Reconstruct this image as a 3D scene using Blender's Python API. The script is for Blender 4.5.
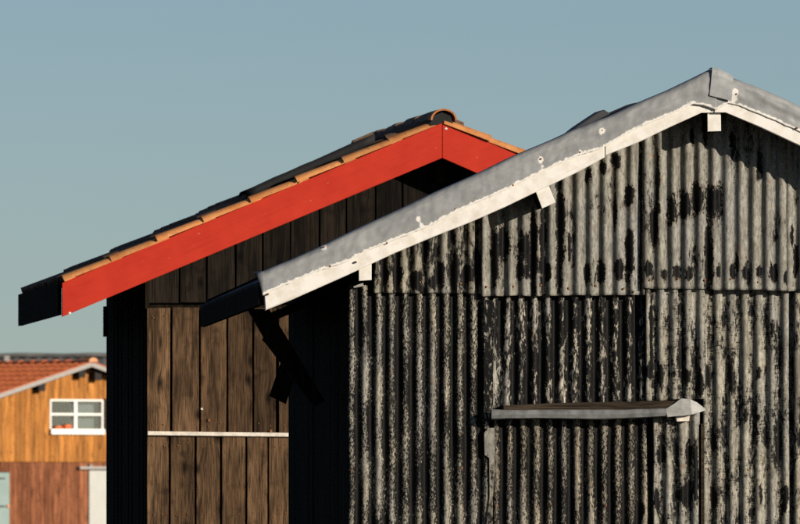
import bpy, bmesh, math, random
from mathutils import Vector, Matrix, noise as mnoise
random.seed(7)
R = math.radians
scene = bpy.context.scene
for o in list(bpy.data.objects): bpy.data.objects.remove(o)

# ------------------------------------------------------------------ camera
W, H = 800.0, 524.0                 # photograph's pixel grid, used to read directions
F = 11040.0                         # focal length in those pixels
HOR = 500.0                         # row of the horizon
CAMZ = 1.6
PITCH = math.atan((HOR - H / 2) / F)
cam_d = bpy.data.cameras.new('camera')
scene.render.engine = 'CYCLES'; scene.cycles.use_denoising = False; scene.cycles.sample_clamp_indirect = 2.0
cam_d.sensor_width = 36.0
cam_d.lens = F / W * 36.0
cam_d.clip_start = 1.0
cam_d.clip_end = 20000.0
cam_d.dof.use_dof = True
cam_d.dof.focus_distance = 62.0
cam_d.dof.aperture_fstop = 20.0
cam = bpy.data.objects.new('camera', cam_d)
scene.collection.objects.link(cam)
cam.location = (0, 0, CAMZ)
cam.rotation_euler = (R(90) + PITCH, 0, 0)
scene.camera = cam

# ------------------------------------------------------------------ sky and sun
SUN_EL, SUN_AZ = R(16.0), R(51.0)   # azimuth measured from -Y (towards the camera) to +X (right)
sd = Vector((math.cos(SUN_EL) * math.sin(SUN_AZ), -math.cos(SUN_EL) * math.cos(SUN_AZ), math.sin(SUN_EL)))
world = bpy.data.worlds.new('World'); scene.world = world; world.use_nodes = True
wn = world.node_tree; wn.nodes.clear()
sky = wn.nodes.new('ShaderNodeTexSky'); sky.sky_type = 'NISHITA'; sky.sun_disc = False
sky.sun_elevation = SUN_EL
sky.sun_rotation = math.atan2(sd.x, sd.y)
sky.air_density = 0.62; sky.dust_density = 0.18; sky.ozone_density = 2.2; sky.altitude = 0
bg = wn.nodes.new('ShaderNodeBackground'); bg.inputs['Strength'].default_value = 0.050
wo = wn.nodes.new('ShaderNodeOutputWorld')
wn.links.new(sky.outputs[0], bg.inputs[0]); wn.links.new(bg.outputs[0], wo.inputs[0])
sl = bpy.data.lights.new('sun', 'SUN'); sl.energy = 5.0; sl.angle = R(0.53); sl.color = (1.0, 0.90, 0.77)
sun = bpy.data.objects.new('sun', sl); scene.collection.objects.link(sun)
sun.rotation_euler = sd.to_track_quat('Z', 'Y').to_euler()
sun.location = sd * 300
scene.view_settings.view_transform = 'Standard'; scene.view_settings.look = 'None'
scene.view_settings.exposure = 0.40; scene.view_settings.gamma = 1.0

# ------------------------------------------------------------------ helpers
class Frame:
    """A building's own axes: u to the right along its front, v into depth, z up."""
    def __init__(s, x0, y0, deg):
        s.x0, s.y0, s.t = x0, y0, R(deg)
        s.c, s.s = math.cos(s.t), math.sin(s.t)
    def pix(s, px, py, v=0.0):
        """where the direction of a pixel meets the building's plane v = const -> (u, z)"""
        a = (px - W / 2) / F; b = (H / 2 - py) / F
        dx, dy, dz = a, math.cos(PITCH) - b * math.sin(PITCH), math.sin(PITCH) + b * math.cos(PITCH)
        # normal of the plane is the v axis (-s, c)
        t = (v + (-s.s * s.x0 + s.c * s.y0)) / (-s.s * dx + s.c * dy)
        X, Y, Z = dx * t, dy * t, CAMZ + dz * t
        return (X - s.x0) * s.c + (Y - s.y0) * s.s, Z

def link(o): scene.collection.objects.link(o); return o
def empty(name, loc, rz=0.0):
    o = link(bpy.data.objects.new(name, None)); o.location = loc; o.rotation_euler = (0, 0, rz)
    o.empty_display_size = 0.3
    return o
def tag(o, label=None, cat=None, group=None, kind=None):
    if label: o['label'] = label
    if cat: o['category'] = cat
    if group: o['group'] = group
    if kind: o['kind'] = kind
    return o
def obj(name, verts, faces, mat, parent=None, smooth=False, centre=True):
    verts = [Vector(v) for v in verts]
    c = Vector((0, 0, 0))
    if centre and verts:
        lo = Vector([min(v[i] for v in verts) for i in range(3)]); hi = Vector([max(v[i] for v in verts) for i in range(3)])
        c = (lo + hi) / 2
    me = bpy.data.meshes.new(name)
    me.from_pydata([v - c for v in verts], [], faces)
    me.materials.append(mat)
    if smooth: me.polygons.foreach_set('use_smooth', [True] * len(me.polygons))
    me.update()
    o = link(bpy.data.objects.new(name, me)); o.location = c
    if parent is not None: o.parent = parent
    return o
def fix(o):
    bm = bmesh.new(); bm.from_mesh(o.data); bmesh.ops.recalc_face_normals(bm, faces=bm.faces); bm.to_mesh(o.data); bm.free(); return o
def reparent(o, part):
    """o becomes a sub-part: keep its place"""
    o.location = o.location - part.location; o.parent = part
    return o
def prism(name, poly, v0, v1, mat, parent, ch=0.0, axis='v'):
    """polygon [(u,z)...] extruded from v0 (front) to v1, front edge chamfered by ch"""
    n = len(poly); cu = sum(p[0] for p in poly) / n; cz = sum(p[1] for p in poly) / n
    rings = []
    if ch:
        ins = []
        for i in range(n):
            a, b, c_ = Vector(poly[i - 1]), Vector(poly[i]), Vector(poly[(i + 1) % n])
            e1, e2 = (b - a).normalized(), (c_ - b).normalized()
            n1, n2 = Vector((-e1.y, e1.x)), Vector((-e2.y, e2.x))
            if n1.dot(Vector((cu, cz)) - b) < 0: n1 = -n1
            if n2.dot(Vector((cu, cz)) - b) < 0: n2 = -n2
            m = (n1 + n2); d = max(0.3, 1 + n1.dot(n2))
            ins.append(b + m * (ch / d))
        rings.append([(p[0], v0, p[1]) for p in ins])
        rings.append([(p[0], v0 + ch, p[1]) for p in poly])
    else:
        rings.append([(p[0], v0, p[1]) for p in poly])
    rings.append([(p[0], v1, p[1]) for p in poly])
    vs = [p for r in rings for p in r]
    if axis == 'u': vs = [(y, x, z) for x, y, z in vs]
    fs = [list(range(n))[::-1], [(len(rings) - 1) * n + i for i in range(n)]]
    for k in range(len(rings) - 1):
        for i in range(n):
            j = (i + 1) % n
            fs.append([k * n + i, k * n + j, (k + 1) * n + j, (k + 1) * n + i])
    return fix(obj(name, vs, fs, mat, parent))
def rect(u0, u1, z0, z1): return [(u0, z0), (u1, z0), (u1, z1), (u0, z1)]
def lerp(pts, x):
    if x <= pts[0][0]: (x0, y0), (x1, y1) = pts[0], pts[1]
    elif x >= pts[-1][0]: (x0, y0), (x1, y1) = pts[-2], pts[-1]
    else:
        for (x0, y0), (x1, y1) in zip(pts, pts[1:]):
            if x0 <= x <= x1: break
    return y0 + (y1 - y0) * (x - x0) / (x1 - x0)

# ------------------------------------------------------------------ materials
class N:
    def __init__(s, name):
        s.m = bpy.data.materials.new(name); s.m.use_nodes = True
        s.t = s.m.node_tree; s.b = s.t.nodes['Principled BSDF']
    def n(s, typ, **kw):
        x = s.t.nodes.new(typ)
        for k, v in kw.items(): setattr(x, k, v)
        return x
    def l(s, a, b): s.t.links.new(a, b)
    def coord(s, jitter=True):
        tc = s.n('ShaderNodeTexCoord'); out = tc.outputs['Object']
        if jitter:
            oi = s.n('ShaderNodeObjectInfo'); m = s.n('ShaderNodeVectorMath', operation='SCALE'); m.inputs[0].default_value = (37, 53, 71)
            s.l(oi.outputs['Random'], m.inputs['Scale'])
            a = s.n('ShaderNodeVectorMath', operation='ADD'); s.l(out, a.inputs[0]); s.l(m.outputs[0], a.inputs[1]); out = a.outputs[0]
        return out
    def scaled(s, vec, sc):
        m = s.n('ShaderNodeMapping'); m.inputs['Scale'].default_value = sc; s.l(vec, m.inputs[0]); return m.outputs[0]
    def noise(s, vec, scale, detail=4, rough=0.55, dist=0.0):
        x = s.n('ShaderNodeTexNoise'); x.inputs['Scale'].default_value = scale; x.inputs['Detail'].default_value = detail
        x.inputs['Roughness'].default_value = rough; x.inputs['Distortion'].default_value = dist
        s.l(vec, x.inputs['Vector']); return x.outputs['Fac']
    def ramp(s, fac, stops, interp='LINEAR'):
        r = s.n('ShaderNodeValToRGB'); e = r.color_ramp; e.interpolation = interp
        while len(e.elements) < len(stops): e.elements.new(0.5)
        for el, (p, c) in zip(e.elements, stops):
            el.position = p; el.color = (c, c, c, 1) if isinstance(c, (int, float)) else (*c, 1)
        s.l(fac, r.inputs[0]); return r.outputs[0]
    def mix(s, fac, a, b, mode='MIX'):
        x = s.n('ShaderNodeMix', data_type='RGBA', blend_type=mode)
        for inp, val in ((x.inputs[0], fac), (x.inputs[6], a), (x.inputs[7], b)):
            if isinstance(val, (int, float)): inp.default_value = val
            elif isinstance(val, tuple): inp.default_value = (*val, 1)
            else: s.l(val, inp)
        return x.outputs[2]
    def math(s, op, a, b=0.0, c=None, clamp=False):
        x = s.n('ShaderNodeMath', operation=op, use_clamp=clamp)
        for i, v in enumerate((a, b, c)):
            if v is None: continue
            if isinstance(v, (int, float)): x.inputs[i].default_value = v
            else: s.l(v, x.inputs[i])
        return x.outputs[0]
    def attr(s, name):
        a = s.n('ShaderNodeAttribute'); a.attribute_name = name; return a.outputs['Fac']
    def rand(s): return s.n('ShaderNodeObjectInfo').outputs['Random']
    def done(s, col, rough=0.7, bump=None, bs=0.3, bd=0.01, metal=0.0, spec=0.3):
        for inp, val in (('Base Color', col), ('Roughness', rough), ('Metallic', metal), ('Specular IOR Level', spec)):
            i = s.b.inputs[inp]
            if isinstance(val, (int, float)): i.default_value = val
            elif isinstance(val, tuple): i.default_value = (*val, 1)
            else: s.l(val, i)
        if bump is not None:
            b = s.n('ShaderNodeBump'); b.inputs['Strength'].default_value = bs; b.inputs['Distance'].default_value = bd
            s.l(bump, b.inputs['Height']); s.l(b.outputs[0], s.b.inputs['Normal'])
        return s.m

def mat_iron(name, bias, ridge_w, speck=50.0, light=(0.36, 0.33, 0.275), mid=(0.17, 0.155, 0.125), crackle=0.0, stretch=0.5, big_w=0.5, fine_w=1.0, soft=0.045):
    """weathered galvanised sheet under old tar paint; 'tar' (patches) and 'ridge' (crest of the wave, where paint wears off; tar left in the valleys also deepens their shade) are per-vertex"""
    k = N(name); co = k.coord()
    fine = k.noise(k.scaled(co, (1, 1, stretch)), speck, 6, 0.72, 0.3)
    big = k.noise(k.scaled(co, (1, 1, 0.35)), 8, 3, 0.5, 0.4)
    f = k.math('MULTIPLY_ADD', k.math('SUBTRACT', fine, 0.5), fine_w, 0.5 + bias)
    f = k.math('MULTIPLY_ADD', k.math('SUBTRACT', big, 0.5), big_w, f)
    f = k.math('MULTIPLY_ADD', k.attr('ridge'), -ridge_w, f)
    if crackle:
        cr = k.noise(k.scaled(co, (0.3, 0.3, 2.4)), 75, 3, 0.6, 0.8)
        f = k.math('MULTIPLY_ADD', k.ramp(cr, [(0.50, 0.0), (0.66, 1.0)]), crackle, f)
    tar = k.ramp(f, [(0.5 - soft, 0.0), (0.5 + soft, 1.0)])
    edge = k.noise(k.scaled(co, (1, 1, 0.6)), 75, 6, 0.75)
    lowf = k.noise(k.scaled(co, (1, 1, 0.5)), 16, 2, 0.5)
    pt = k.math('MULTIPLY_ADD', k.math('SUBTRACT', edge, 0.5), 1.25, k.attr('tar'))
    pt = k.math('MULTIPLY_ADD', k.math('SUBTRACT', lowf, 0.5), 1.2, pt)
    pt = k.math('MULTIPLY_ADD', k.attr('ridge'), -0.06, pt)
    patch = k.ramp(pt, [(0.48, 0.0), (0.495, 1.0)])
    tarm = k.math('MAXIMUM', tar, patch)
    tone = k.noise(k.scaled(co, (1, 1, 0.25)), 26, 5, 0.65, 0.3)
    base = k.mix(k.ramp(tone, [(0.36, 0.0), (0.60, 1.0)]), mid, light)
    tint = k.noise(k.scaled(co, (1, 1, 0.4)), 5, 3)
    base = k.mix(k.ramp(tint, [(0.45, 0.0), (0.68, 0.55)]), base, (0.20, 0.205, 0.205))
    grit = k.noise(k.scaled(co, (1, 1, 0.35)), 95, 4, 0.7)
    base = k.mix(k.ramp(grit, [(0.40, 0.6), (0.55, 0.0)]), base, (0.085, 0.078, 0.062))
    strk = k.noise(k.scaled(co, (1, 1, 0.06)), 40, 4, 0.6, 0.2)
    base = k.mix(k.ramp(strk, [(0.54, 0.0), (0.70, 0.65)]), base, (0.07, 0.064, 0.05))
    ox = k.noise(k.scaled(co, (1, 1, 0.5)), 60, 5, 0.7)
    base = k.mix(k.ramp(ox, [(0.58, 0.0), (0.68, 0.5)]), base, (0.40, 0.385, 0.335))
    rust = k.noise(k.scaled(co, (1, 1, 0.35)), 34, 3, 0.6)
    base = k.mix(k.ramp(rust, [(0.64, 0.0), (0.73, 0.7)]), base, (0.17, 0.085, 0.035))
    tarcol = k.mix(k.ramp(fine, [(0.4, 0.0), (0.7, 1.0)]), (0.0035, 0.0035, 0.0035), (0.010, 0.0095, 0.0085))
    halo = k.ramp(pt, [(0.34, 0.0), (0.475, 0.6)])
    base = k.mix(halo, base, (0.075, 0.058, 0.038))
    resid = k.ramp(f, [(0.36, 0.0), (0.5, 0.6)])
    base = k.mix(resid, base, (0.10, 0.09, 0.07))
    base = k.mix(1.0, base, (0.99, 1.0, 1.01), "MULTIPLY")
    col = k.mix(tarm, base, tarcol)
    rough = k.mix(tarm, (0.66, 0.66, 0.66), (0.5, 0.5, 0.5))
    bump = k.math('MULTIPLY_ADD', tarm, 0.8, k.math('MULTIPLY', fine, 0.6))
    return k.done(col, rough, bump, 0.45, 0.003, spec=0.06)

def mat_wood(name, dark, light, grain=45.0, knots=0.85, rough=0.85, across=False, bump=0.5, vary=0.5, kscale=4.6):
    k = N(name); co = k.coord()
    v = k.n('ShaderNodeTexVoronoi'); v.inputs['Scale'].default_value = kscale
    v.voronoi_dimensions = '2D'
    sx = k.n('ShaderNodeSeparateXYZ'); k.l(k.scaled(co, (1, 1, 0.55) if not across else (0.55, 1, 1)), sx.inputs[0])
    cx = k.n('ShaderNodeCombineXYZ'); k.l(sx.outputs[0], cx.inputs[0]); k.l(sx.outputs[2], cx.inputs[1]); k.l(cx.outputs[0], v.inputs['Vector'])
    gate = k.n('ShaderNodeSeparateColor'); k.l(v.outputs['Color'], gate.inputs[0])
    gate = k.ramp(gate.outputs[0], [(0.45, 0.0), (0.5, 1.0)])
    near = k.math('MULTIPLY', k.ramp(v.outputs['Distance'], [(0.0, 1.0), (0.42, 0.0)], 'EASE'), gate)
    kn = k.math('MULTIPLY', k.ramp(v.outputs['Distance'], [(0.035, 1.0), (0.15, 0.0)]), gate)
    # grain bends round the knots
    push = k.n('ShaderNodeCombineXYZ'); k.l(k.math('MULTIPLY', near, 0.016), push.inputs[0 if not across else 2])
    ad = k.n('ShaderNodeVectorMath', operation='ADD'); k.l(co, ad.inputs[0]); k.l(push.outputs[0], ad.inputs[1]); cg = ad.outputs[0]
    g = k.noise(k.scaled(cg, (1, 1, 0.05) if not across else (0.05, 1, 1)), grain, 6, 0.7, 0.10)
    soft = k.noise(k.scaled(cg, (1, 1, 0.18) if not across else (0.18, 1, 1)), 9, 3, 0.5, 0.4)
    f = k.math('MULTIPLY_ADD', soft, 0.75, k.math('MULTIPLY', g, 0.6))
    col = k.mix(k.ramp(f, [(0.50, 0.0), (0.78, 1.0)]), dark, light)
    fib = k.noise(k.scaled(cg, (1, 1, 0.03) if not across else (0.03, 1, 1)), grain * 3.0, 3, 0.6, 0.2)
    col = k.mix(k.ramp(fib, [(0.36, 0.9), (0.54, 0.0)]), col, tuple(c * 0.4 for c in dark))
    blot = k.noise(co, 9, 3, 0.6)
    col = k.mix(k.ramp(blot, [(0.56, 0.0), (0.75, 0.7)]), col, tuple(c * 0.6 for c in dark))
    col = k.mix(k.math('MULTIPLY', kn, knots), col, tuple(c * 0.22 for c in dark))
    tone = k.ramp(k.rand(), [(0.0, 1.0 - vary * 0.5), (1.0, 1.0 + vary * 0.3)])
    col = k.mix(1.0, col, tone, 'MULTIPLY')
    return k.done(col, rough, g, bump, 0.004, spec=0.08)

def mat_black(name, c0=0.004, c1=0.013):
    k = N(name); co = k.coord()
    g = k.noise(k.scaled(co, (1, 1, 0.06)), 40, 4, 0.6, 0.4)
    return k.done(k.mix(k.ramp(g, [(0.4, 0.0), (0.65, 1.0)]), (c0 * 1.2, c0, c0 * 0.7), (c1 * 1.35, c1, c1 * 0.62)), 0.95, g, 0.4, 0.004, spec=0.02)

def mat_white(name):
    k = N(name); co = k.coord(False)
    d = k.noise(co, 14, 5, 0.6); s = k.noise(co, 90, 3, 0.6)
    col = k.mix(k.ramp(d, [(0.42, 0.0), (0.7, 1.0)]), (0.64, 0.615, 0.565), (0.52, 0.48, 0.415))
    col = k.mix(k.ramp(s, [(0.70, 0.0), (0.78, 0.8)]), col, (0.28, 0.2, 0.13))
    rot = k.n('ShaderNodeMapping'); rot.inputs['Rotation'].default_value = (0, R(24.5), 0); k.l(co, rot.inputs[0])
    g = k.noise(k.scaled(rot.outputs[0], (0.05, 1, 1)), 60, 5, 0.65, 0.4)
    col = k.mix(k.ramp(g, [(0.60, 0.0), (0.74, 0.8)]), col, (0.42, 0.36, 0.28))
    return k.done(col, 0.65, g, 0.4, 0.004)

def mat_zinc(name):
    """grey painted zinc flashing; 'edge' (metres above the lower rim) carries the slopped white paint"""
    k = N(name); co = k.coord(False)
    n1 = k.noise(co, 11, 4, 0.6); n2 = k.noise(co, 45, 4, 0.6)
    col = k.mix(k.ramp(n1, [(0.35, 0.0), (0.65, 1.0)]), (0.185, 0.192, 0.192), (0.235, 0.239, 0.234))
    col = k.mix(k.ramp(n2, [(0.55, 0.0), (0.75, 0.5)]), col, (0.31, 0.305, 0.285))
    st = k.noise(k.scaled(co, (1, 1, 0.3)), 20, 5, 0.7, 0.5)
    col = k.mix(k.ramp(st, [(0.62, 0.0), (0.76, 0.4)]), col, (0.12, 0.122, 0.12))
    e = k.math('MULTIPLY_ADD', k.math('SUBTRACT', k.noise(co, 40, 5, 0.7), 0.5), 0.045, k.attr('edge'))
    col = k.mix(k.ramp(e, [(0.011, 1.0), (0.016, 0.0)]), col, (0.62, 0.595, 0.545))
    return k.done(col, 0.5, n2, 0.15, 0.004, spec=0.35)

def mat_red(name):
    k = N(name); co = k.coord(False)
    rot = k.n('ShaderNodeMapping'); rot.inputs['Rotation'].default_value = (0, R(22), 0); k.l(co, rot.inputs[0])
    g = k.noise(k.scaled(rot.outputs[0], (0.06, 1, 1)), 55, 5, 0.65, 0.3); d = k.noise(co, 5, 4, 0.6)
    col = k.mix(k.ramp(d, [(0.3, 0.0), (0.7, 1.0)]), (0.37, 0.022, 0.010), (0.43, 0.031, 0.014))
    col = k.mix(k.ramp(g, [(0.30, 0.4), (0.46, 0.0)]), col, (0.28, 0.015, 0.008))
    col = k.mix(k.ramp(g, [(0.62, 0.0), (0.8, 0.3)]), col, (0.52, 0.07, 0.036))
    ch = k.noise(k.scaled(rot.outputs[0], (0.6, 1, 1)), 24, 5, 0.75)
    col = k.mix(k.ramp(ch, [(0.685, 0.0), (0.705, 0.8)]), col, (0.50, 0.25, 0.16))
    return k.done(col, 0.7, g, 0.4, 0.004, spec=0.12)

def mat_tile(name, a, b, c, rough=0.8):
    k = N(name); co = k.coord()
    n1 = k.noise(co, 9, 4, 0.6); n2 = k.noise(co, 40, 4, 0.6)
    col = k.mix(k.ramp(n1, [(0.35, 0.0), (0.65, 1.0)]), a, b)
    col = k.mix(k.ramp(n2, [(0.55, 0.0), (0.72, 0.8)]), col, c)
    tone = k.ramp(k.rand(), [(0.0, 0.7), (1.0, 1.15)])
    return k.done(k.mix(1.0, col, tone, 'MULTIPLY'), rough, n2, 0.3, 0.004, spec=0.2)

def mat_plain(name, col, rough=0.6, var=0.25, sc=12, spec=0.3):
    k = N(name); n1 = k.noise(k.coord(), sc, 4, 0.6)
    return k.done(k.mix(k.ramp(n1, [(0.3, 0.0), (0.7, 1.0)]), tuple(c * (1 - var) for c in col), tuple(min(1, c * (1 + var * 0.4)) for c in col)), rough, n1, 0.2, 0.004, spec=spec)

def mat_glass(name):
    k = N(name); t = k.t; t.nodes.remove(k.b)
    tr = k.n('ShaderNodeBsdfTransparent'); tr.inputs[0].default_value = (0.82, 0.86, 0.86, 1)
    gl = k.n('ShaderNodeBsdfGlossy'); gl.inputs['Roughness'].default_value = 0.03
    fr = k.n('ShaderNodeFresnel'); fr.inputs[0].default_value = 1.6
    mx = k.n('ShaderNodeMixShader'); k.l(k.math('MULTIPLY_ADD', fr.outputs[0], 1.0, 0.08), mx.inputs[0]); k.l(tr.outputs[0], mx.inputs[1]); k.l(gl.outputs[0], mx.inputs[2])
    k.l(mx.outputs[0], t.nodes['Material Output'].inputs[0])
    return k.m

M = dict(
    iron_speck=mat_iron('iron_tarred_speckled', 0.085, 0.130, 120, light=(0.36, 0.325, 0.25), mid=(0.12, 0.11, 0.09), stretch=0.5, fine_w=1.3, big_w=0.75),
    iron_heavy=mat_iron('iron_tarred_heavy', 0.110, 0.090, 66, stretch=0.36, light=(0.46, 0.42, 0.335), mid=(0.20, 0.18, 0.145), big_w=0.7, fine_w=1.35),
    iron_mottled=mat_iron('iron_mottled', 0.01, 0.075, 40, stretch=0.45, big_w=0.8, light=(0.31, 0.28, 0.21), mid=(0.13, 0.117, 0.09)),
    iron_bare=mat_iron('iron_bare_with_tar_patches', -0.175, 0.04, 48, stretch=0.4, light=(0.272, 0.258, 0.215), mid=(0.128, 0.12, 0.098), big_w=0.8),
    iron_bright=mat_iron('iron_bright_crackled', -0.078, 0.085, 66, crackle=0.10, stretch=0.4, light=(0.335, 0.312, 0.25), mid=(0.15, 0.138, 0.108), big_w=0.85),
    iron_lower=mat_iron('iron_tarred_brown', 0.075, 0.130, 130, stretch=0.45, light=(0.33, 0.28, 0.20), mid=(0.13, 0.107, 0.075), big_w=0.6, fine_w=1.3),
    wood=mat_wood('weathered_brown_wood', (0.024, 0.014, 0.0075), (0.142, 0.083, 0.043), 70, vary=0.9),
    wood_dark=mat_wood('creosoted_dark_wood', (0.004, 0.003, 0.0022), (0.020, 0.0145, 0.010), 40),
    wood_grey=mat_wood('grey_bleached_wood', (0.014, 0.010, 0.007), (0.045, 0.033, 0.022), 50, across=True),
    black=mat_black('tarred_black_wood'),
    white=mat_white('weathered_white_paint'),
    zinc=mat_zinc('grey_zinc_flashing'),
    ledge=mat_plain('ledge_grey_metal', (0.125, 0.128, 0.126), 0.5, 0.5, 14),
    cap=mat_plain('cap_grey_metal', (0.28, 0.285, 0.282), 0.5, 0.25, 16),
    ledge2=mat_plain('ledge_pale_metal', (0.27, 0.27, 0.25), 0.5, 0.35, 22),
    red=mat_red('red_barge_paint'),
    tile=mat_tile('terracotta_canal_tile', (0.50, 0.185, 0.055), (0.62, 0.275, 0.098), (0.30, 0.12, 0.05)),
    tile_mid=mat_tile('weathered_ridge_tile', (0.26, 0.095, 0.034), (0.38, 0.15, 0.055), (0.10, 0.055, 0.03)),
    tile_shaded=mat_tile('shaded_lichened_tile', (0.10, 0.058, 0.036), (0.16, 0.085, 0.05), (0.05, 0.043, 0.036)),  # lichened dark copy of the canal tile, the slope's shade put into its colour
    bitumen=mat_plain('bitumen_sheet', (0.010, 0.010, 0.0105), 0.8, 0.3, 20),
    roof_iron=mat_plain('dark_roof_iron', (0.035, 0.036, 0.038), 0.6, 0.4, 9, spec=0.3),
    rust=mat_plain('rusty_nail', (0.22, 0.09, 0.035), 0.8, 0.4, 60),
    seal=mat_plain('pale_sealant', (0.60, 0.57, 0.50), 0.7, 0.25, 60),
    batten=mat_plain('pale_batten', (0.62, 0.56, 0.47), 0.6, 0.3, 30),
    h_upper=mat_wood('orange_varnished_boards', (0.33, 0.125, 0.026), (0.46, 0.192, 0.045), 22, 0.5, 0.6, vary=0.55, kscale=2.5),
    h_lower=mat_wood('red_brown_boards', (0.155, 0.053, 0.024), (0.28, 0.105, 0.047), 22, 0.4, 0.7, vary=0.55, kscale=2.5),
    h_tile=mat_tile('house_red_tile', (0.60, 0.145, 0.05), (0.70, 0.20, 0.07), (0.45, 0.10, 0.036)),
    h_cap=mat_plain('house_ridge_cap', (0.62, 0.27, 0.13), 0.7, 0.2),
    h_verge=mat_plain('house_verge_board', (0.30, 0.275, 0.25), 0.6, 0.15),
    h_white=mat_plain('house_white_paint', (0.80, 0.77, 0.70), 0.5, 0.08),
    h_door=mat_plain('house_door_white', (0.40, 0.40, 0.365), 0.5, 0.1, 4),
    h_teal=mat_plain('house_teal_paint', (0.20, 0.27, 0.25), 0.5, 0.12, 4),
    h_purlin=mat_plain('house_purlin', (0.010, 0.006, 0.004), 0.7, 0.3),
    h_dark=mat_plain('room_dark', (0.02, 0.02, 0.02), 0.9, 0.2),
    glass=mat_glass('window_glass'),
    reflection_sheet=mat_plain('grey_pane_reflection', (0.28, 0.29, 0.28), 0.9, 0.2, 8),
    orange=mat_plain('orange_plastic', (0.75, 0.14, 0.03), 0.5, 0.3, 30),
    s_roof=mat_plain('far_shed_roof', (0.13, 0.122, 0.112), 0.8, 0.6, 1.2),
    s_wall=mat_wood('far_shed_boards', (0.06, 0.045, 0.03), (0.12, 0.09, 0.06), 10, 0.1),
)

# ------------------------------------------------------------------ ground
k = N('sandy_ground'); co = k.coord(False)
ga = k.noise(co, 0.6, 6, 0.6); gb = k.noise(co, 9, 5, 0.65)
gc = k.mix(k.ramp(ga, [(0.4, 0.0), (0.62, 1.0)]), (0.075, 0.062, 0.045), (0.035, 0.04, 0.02))
gc = k.mix(k.ramp(gb, [(0.45, 0.0), (0.7, 0.6)]), gc, (0.11, 0.10, 0.085))
GM = k.done(gc, 0.95, gb, 0.5, 0.03)
gv, gf = [], []
xs = [-9000, -2000, -400, -100] + [-60 + 4 * i for i in range(31)] + [100, 400, 2000, 9000]
ys = [-3000, -200, -40] + [0 + 10 * i for i in range(33)] + [500, 1500, 5000, 14000]
for y in ys:
    for x in xs:
        near = abs(x) < 61 and 0 < y < 321
        gv.append((x, y, (mnoise.noise((x * 0.11, y * 0.07, 3)) * 0.02 - 0.02) if near else -0.02))
nx = len(xs)
for j in range(len(ys) - 1):
    for i in range(nx - 1): gf.append((j * nx + i, j * nx + i + 1, (j + 1) * nx + i + 1, (j + 1) * nx + i))
g = obj('ground', gv, gf, GM, None, True, False); tag(g, 'sandy ground with sparse grass under the huts', 'ground', kind='structure')

# ------------------------------------------------------------------ corrugated sheets
PITCHC, AMP = 0.0740, 0.0132
def corrugated(name, fr, u0, u1, zb, zt, v, mat, parent, phase=0.0, tar=(), zfine=1.40, wob=0.004, seed=0):
    """zb, zt: functions of u. Wavy sheet whose face stands at v; tar patches given as (u, z, half-width, half-height)"""
    rnd = random.Random(seed + 11)
    ncol = max(8, int((u1 - u0) / PITCHC * 10))
    us = [u0 + (u1 - u0) * i / ncol for i in range(ncol + 1)]
    lo = min(zb(u0), zb(u1)); hi = max(zt(u) for u in us)
    ts = []
    if lo < zfine - 0.1:
        ts = [lo + (zfine - lo) * i / 14 for i in range(14)]
        z = zfine
    else: z = lo
    nz = max(4, int((hi - z) / 0.016))
    ts += [z + (hi - z) * i / nz for i in range(nz + 1)]
    ts = [(t - lo) / (hi - lo) for t in ts]
    vs, tarv, rid = [], [], []
    for t in ts:
        for u in us:
            b, tp = zb(u), zt(u)
            z = b + t * (tp - b)
            if t == 0.0: z += 0.006 * mnoise.noise((u * 9, seed, 1))
            ph = (u - u0) / PITCHC * 2 * math.pi + phase
            w = mnoise.noise((u * 1.7, z * 1.3, seed)) * wob * 2 + mnoise.noise((u * 7, z * 5, seed + 9)) * wob * 0.6
            amp = AMP * (1 + 0.15 * mnoise.noise((u * 4, z * 2, seed + 5)))
            vs.append((u + 0.003 * mnoise.noise((u * 3, z * 4, seed + 3)), v - amp * math.cos(ph) + w, z))
            a = 0.0
            for (pu, pz, hw, hh) in tar:
                d = (abs((u - pu) / hw) ** 2.4 + abs((z - pz) / hh) ** 2.4) ** (1 / 2.4)
                a = max(a, max(0.0, 1.0 - 0.5 * d))
                if z < pz and abs(u - pu) < hw * 0.8: a = max(a, 0.46 - 0.16 * (pz - z) / hh - 0.12 * abs(u - pu) / hw)
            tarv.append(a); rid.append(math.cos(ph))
    n = len(us); fs = []
    for j in range(len(ts) - 1):
        for i in range(n - 1): fs.append((j * n + i, j * n + i + 1, (j + 1) * n + i + 1, (j + 1) * n + i))
    o = obj(name, vs, fs, mat, parent, True)
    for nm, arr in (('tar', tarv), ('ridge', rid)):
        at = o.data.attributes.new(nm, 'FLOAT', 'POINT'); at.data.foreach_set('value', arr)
    sol = o.modifiers.new('thickness', 'SOLIDIFY'); sol.thickness = 0.0015; sol.offset = 1.0
    return o

# ================================================================== hut of corrugated iron
TH = 5.2
O1 = 0.336                                     # how far the gable verge stands out
def anchored(px_corner, dist, px_apex, over, th):
    f = Frame((px_corner - W / 2) / F * dist, dist, th)
    ua, _ = f.pix(px_apex, 300, -over)
    return Frame(f.x0 + ua * f.c, f.y0 + ua * f.s, th), -ua
f1, WL1 = anchored(350, 60.0, 714, O1, TH)      # WL1: left wall's u
hut = empty('iron_hut', (f1.x0, f1.y0, 0), f1.t)
tag(hut, 'near hut clad in tar-flecked corrugated iron with white bargeboards', 'hut')
V1 = -O1
def P1(x, y, v=V1): return f1.pix(x, y, v)
def wall1(x, y): return f1.pix(x, y, 0.0)
DEPTH1 = 4.0
WR1 = -WL1
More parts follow.
